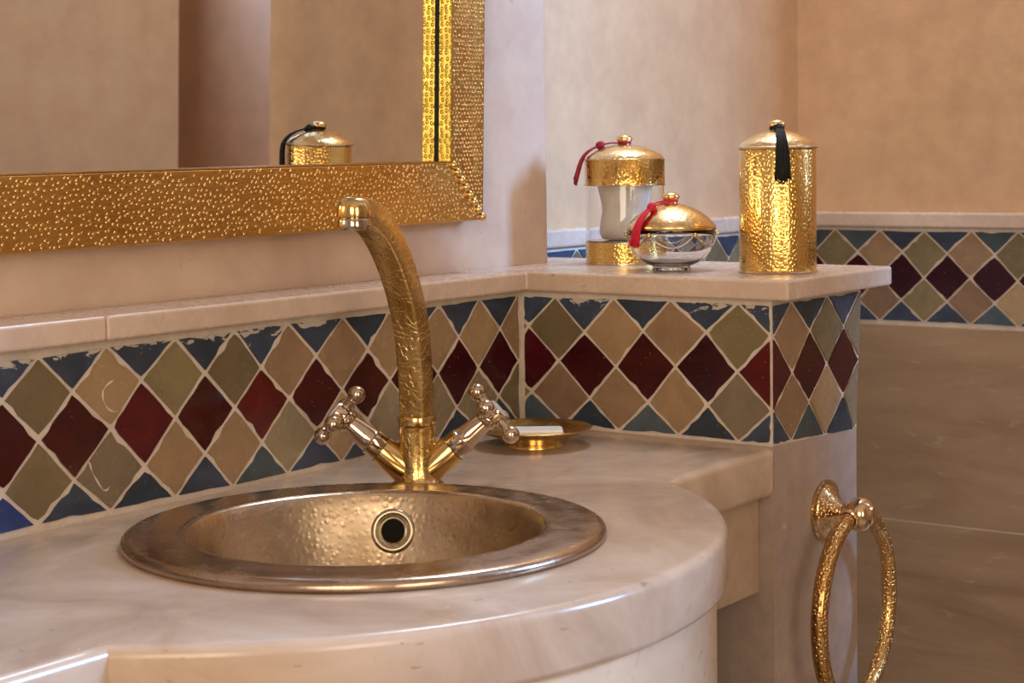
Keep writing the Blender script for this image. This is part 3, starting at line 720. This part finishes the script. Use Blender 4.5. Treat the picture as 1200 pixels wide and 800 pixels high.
def knob(root, c, z0, s, mat='lid_gold'):
    return MB().lathe([(.0062*s, z0-.001), (.0058*s, z0+.0012*s), (.0050*s, z0+.0022*s), (.0066*s, z0+.0032*s), (.0083*s, z0+.0050*s), (.0087*s, z0+.0064*s), (.0080*s, z0+.0082*s), (.0058*s, z0+.0098*s), (.0030*s, z0+.0107*s), (.0003, z0+.0110*s)], c, 32, cap=False).build('knob', mat, root, True)
# tall canister
c = Vector((.0955, -.2512, ZS))
T1 = thing('canister', c, 'tall hammered gold canister with domed lid and black tassel', 'canister')
MB().lathe([(.0385, .0012), (.0386, .002), (.0386, .1225), (.0380, .1235)], c, 80).build('body', 'hammered_gold', T1, SH)
MB().lathe([(.0385, .0), (.0400, .0002), (.0402, .0010), (.0396, .0018), (.0386, .0024)], c, 80).build('base_ring', 'gold_edge', T1, SH)
lid = MB().lathe([(.0392, .1262), (.0372, .1292), (.0335, .1322), (.0285, .1352), (.0225, .1382), (.016, .1405), (.009, .1420), (.0003, .1424)], c, 80, cap=False).build('lid', 'lid_gold', T1, True)
MB().lathe([(.0385, .1236), (.0403, .1240), (.0409, .1250), (.0406, .1258), (.0392, .1264)], c, 80, cap=False).build('lid_rim', 'gold_edge', lid, SH)
knob(lid, c, .1420, 1.0)
tassel(T1, c, .1440, dirv(-.03, 1), (.0130, .1440), [(.024, .1418), (.0345, .1365), (.0420, .1285), (.0440, .118), (.0442, .106), (.0440, .0945)], 'tassel_black', 3, width=.0075)
# glass jar with two bands
c = Vector((.163, -.0275, ZS))
T2 = thing('glass_jar', c, 'cylindrical glass jar with two hammered gold bands and crimson tassel', 'jar')
MB().lathe([(.0432, .0006), (.0442, .0010), (.0442, .0232), (.0436, .0238)], c, 80).build('lower_band', 'hammered_gold', T2, SH)
for z in (.0008, .0236): MB().lathe([(.0436, z-.0008), (.0449, z-.0006), (.0449, z+.0006), (.0436, z+.0008)], c, 72, cap=False).build('band_edge', 'gold_edge', T2, SH)
MB().lathe([(.0400, .0242), (.0434, .0242), (.0434, .0860), (.0420, .0860), (.0420, .0258), (.0001, .0256)], c, 80, cap=False).build('glass_wall', 'glass', T2, SH)
lid = MB().lathe([(.0436, .0860), (.0442, .0864), (.0442, .1132), (.0450, .1142), (.0440, .1152), (.0418, .1180), (.0380, .1208), (.0325, .1240), (.0255, .1270), (.018, .1292), (.009, .1304), (.0003, .1307)], c, 80, cap=False).build('lid', 'hammered_gold', T2, SH)
MB().lathe([(.0440, .1150), (.0419, .1184), (.0381, .1212), (.0326, .1244), (.0256, .1274), (.018, .1296), (.009, .1308), (.0003, .1311)], c, 80, cap=False).build('lid_dome', 'lid_gold', lid, True)
for z in (.0866, .1146): MB().lathe([(.0436, z-.0008), (.0450, z-.0006), (.0452, z+.0004), (.0436, z+.0009)], c, 72, cap=False).build('band_edge', 'gold_edge', lid, SH)
knob(lid, c, .1306, 1.05)
tassel(T2, c, .1326, dirv(-1, .12), (.0275, .1302), [(.034, .1275), (.0425, .1215), (.0475, .112), (.0508, .101), (.0535, .0905)], 'tassel_crimson', 4, rs=.0011, width=.0060, n=32)
cr = MB().lathe([(.020, .0262), (.0255, .0270), (.0288, .034), (.0274, .046), (.0254, .056), (.0256, .064), (.0278, .074), (.0300, .083), (.0306, .094), (.0280, .103), (.018, .106)], c, 64).build('cotton_roll', 'cotton', None, True)
tag(cr, 'cream white cotton roll pinched in the middle inside the glass jar', 'cotton')
# round glass bowl
c = Vector((.076, -.1385, ZS))
T3 = thing('glass_bowl', c, 'small round glass bowl with hammered gold lid and rose red tassel', 'bowl')
MB().lathe([(.0003, .0030), (.0150, .0030), (.0180, .0006), (.0196, .0002), (.0202, .0012), (.0190, .0030), (.0196, .0048), (.0265, .0072), (.0345, .0125), (.0405, .0195), (.0440, .028), (.0452, .036), (.0455, .0422),
            (.0440, .0424), (.0436, .036), (.0424, .0285), (.0391, .0207), (.0334, .0142), (.0258, .0092), (.0150, .0066), (.0003, .0060)], c, 80, cap=False).build('glass', 'glass', T3, True)
lid = MB().lathe([(.0460, .0440), (.0464, .0450), (.0450, .0472), (.0415, .0515), (.0365, .0560), (.0300, .0605), (.0220, .0648), (.0145, .0675), (.008, .0690), (.0003, .0695)], c, 80, cap=False).build('lid', 'lid_gold', T3, True)
MB().lathe([(.0430, .0418), (.0462, .0424), (.0466, .0436), (.0462, .0446), (.0440, .0450)], c, 80, cap=False).build('lid_rim', 'faucet_brass', lid, SH)
MB().lathe([(.0428, .0420), (.0405, .0470), (.0355, .0540), (.0220, .0630), (.0003, .0675)], c, 64, cap=False).build('lid_lining', 'gold_edge', lid, True)
knob(lid, c, .0693, 1.05)
mb = MB(); nsw = 6; ph = math.atan2(-.88, -.47)
wp = []
for k in range(nsw*12):
    t = k/(nsw*12); f = (t*nsw) % 1; z = .0385-.0145*4*f*(1-f)*.95
    rr = .0458 if z > .036 else .0458-(.036-z)*.12
    a = ph+2*math.pi*t; wp.append(c+Vector((rr*math.cos(a), rr*math.sin(a), z)))
mb.tube(wp, .0009, 6, True)
gw = mb.build('wire_garland', 'gold_edge', T3, True)
for k in range(nsw):
    a = ph+2*math.pi*k/nsw; MB().ball(c+Vector((.0468*math.cos(a), .0468*math.sin(a), .0375)), .0027, 14).build('garland_bead', 'faucet_brass', gw, True)
tassel(T3, c, .0712, dirv(-.75, .66), (.0285, .0660), [(.034, .0628), (.0420, .0560), (.0485, .047), (.0512, .037), (.0530, .0275)], 'tassel_rose', 5, width=.0060, n=30)

# soap dish on the counter
c = Vector((-.099, -.0852, 0))
DI = thing('soap_dish', c, 'shallow footed brass soap dish on the counter behind the faucet', 'dish')
MB().lathe([(.0003, .0085), (.022, .0085), (.035, .0105), (.046, .0145), (.0535, .0178), (.0568, .0186), (.0572, .0180), (.0540, .0164), (.046, .0124), (.036, .0085), (.028, .0068), (.0262, .0060)], c, 72, cap=False).build('plate', 'dish_brass', DI, True)
MB().lathe([(.0255, .0070), (.0262, .0035), (.0284, .0008), (.0284, .0), (.020, .0)], c, 56, cap=False).build('foot', 'dish_brass', DI, SH)
mb = MB(); a = math.radians(38)
ux = rh*math.cos(a*0)+fh*0; uy = fh
V = []
for z in (.0090, .0165):
    for p, q in ((-1, -1), (1, -1), (1, 1), (-1, 1)): V.append(c+ux*(p*.0265+.002)+uy*(q*.017)+Vector((0, 0, z)))
so = make('soap_bar', V, [(0, 3, 2, 1), (4, 5, 6, 7), (0, 1, 5, 4), (1, 2, 6, 5), (2, 3, 7, 6), (3, 0, 4, 7)], 'soap')
bevel(so, .003, 3); tag(so, 'small white bar of soap lying in the brass dish', 'soap')

# towel ring on the pier
RC = Vector((.109, YC, -.0777))
TR = thing('towel_ring', RC, 'brass towel ring hanging from a round rosette on the pier', 'towel ring')
MB().lathe([(.0312, .0), (.0316, .0015), (.0312, .0032), (.0285, .0042), (.0270, .0042), (.0262, .0055), (.0225, .0085), (.0165, .0125), (.0118, .0165), (.0095, .0195)], RC, 64, -Y).build('rosette', 'rosette_brass', TR, SH)
MB().lathe([(.0095, .0190), (.0080, .0205), (.0098, .0220), (.0104, .0240), (.0098, .0258), (.0078, .0268), (.0074, .0300)], RC, 40, -Y).build('post', 'ring_smooth', TR, SH)
MB().lathe([(.0062, .0275), (.0140, .0295), (.0170, .0345), (.0177, .0400), (.0165, .0460), (.0130, .0505), (.0100, .0520), (.0096, .0540), (.0070, .0552), (.0003, .0556)], RC, 44, -Y).build('ball_end', 'ring_smooth', TR, SH)
RR = .0945; yaw = math.radians(4)
e1 = Vector((math.cos(yaw), math.sin(yaw), 0)); cc = RC+Vector((-.002, -.0345, -RR))
MB().tube([cc+e1*(RR*math.sin(t))+Z*(RR*math.cos(t)) for t in [2*math.pi*k/96 for k in range(96)]], .0083, 18, True).build('ring', 'ring_brass', TR, True)
for s in (-1, 1):
    t = s*.20; p = cc+e1*(RR*math.sin(t))+Z*(RR*math.cos(t)); d = (e1*math.cos(t)-Z*math.sin(t))
    MB().lathe([(.0090, -.0025), (.0104, -.0015), (.0106, .0015), (.0090, .0025)], p, 28, d, cap=False).build('ring_collar', 'ring_smooth', TR, SH)
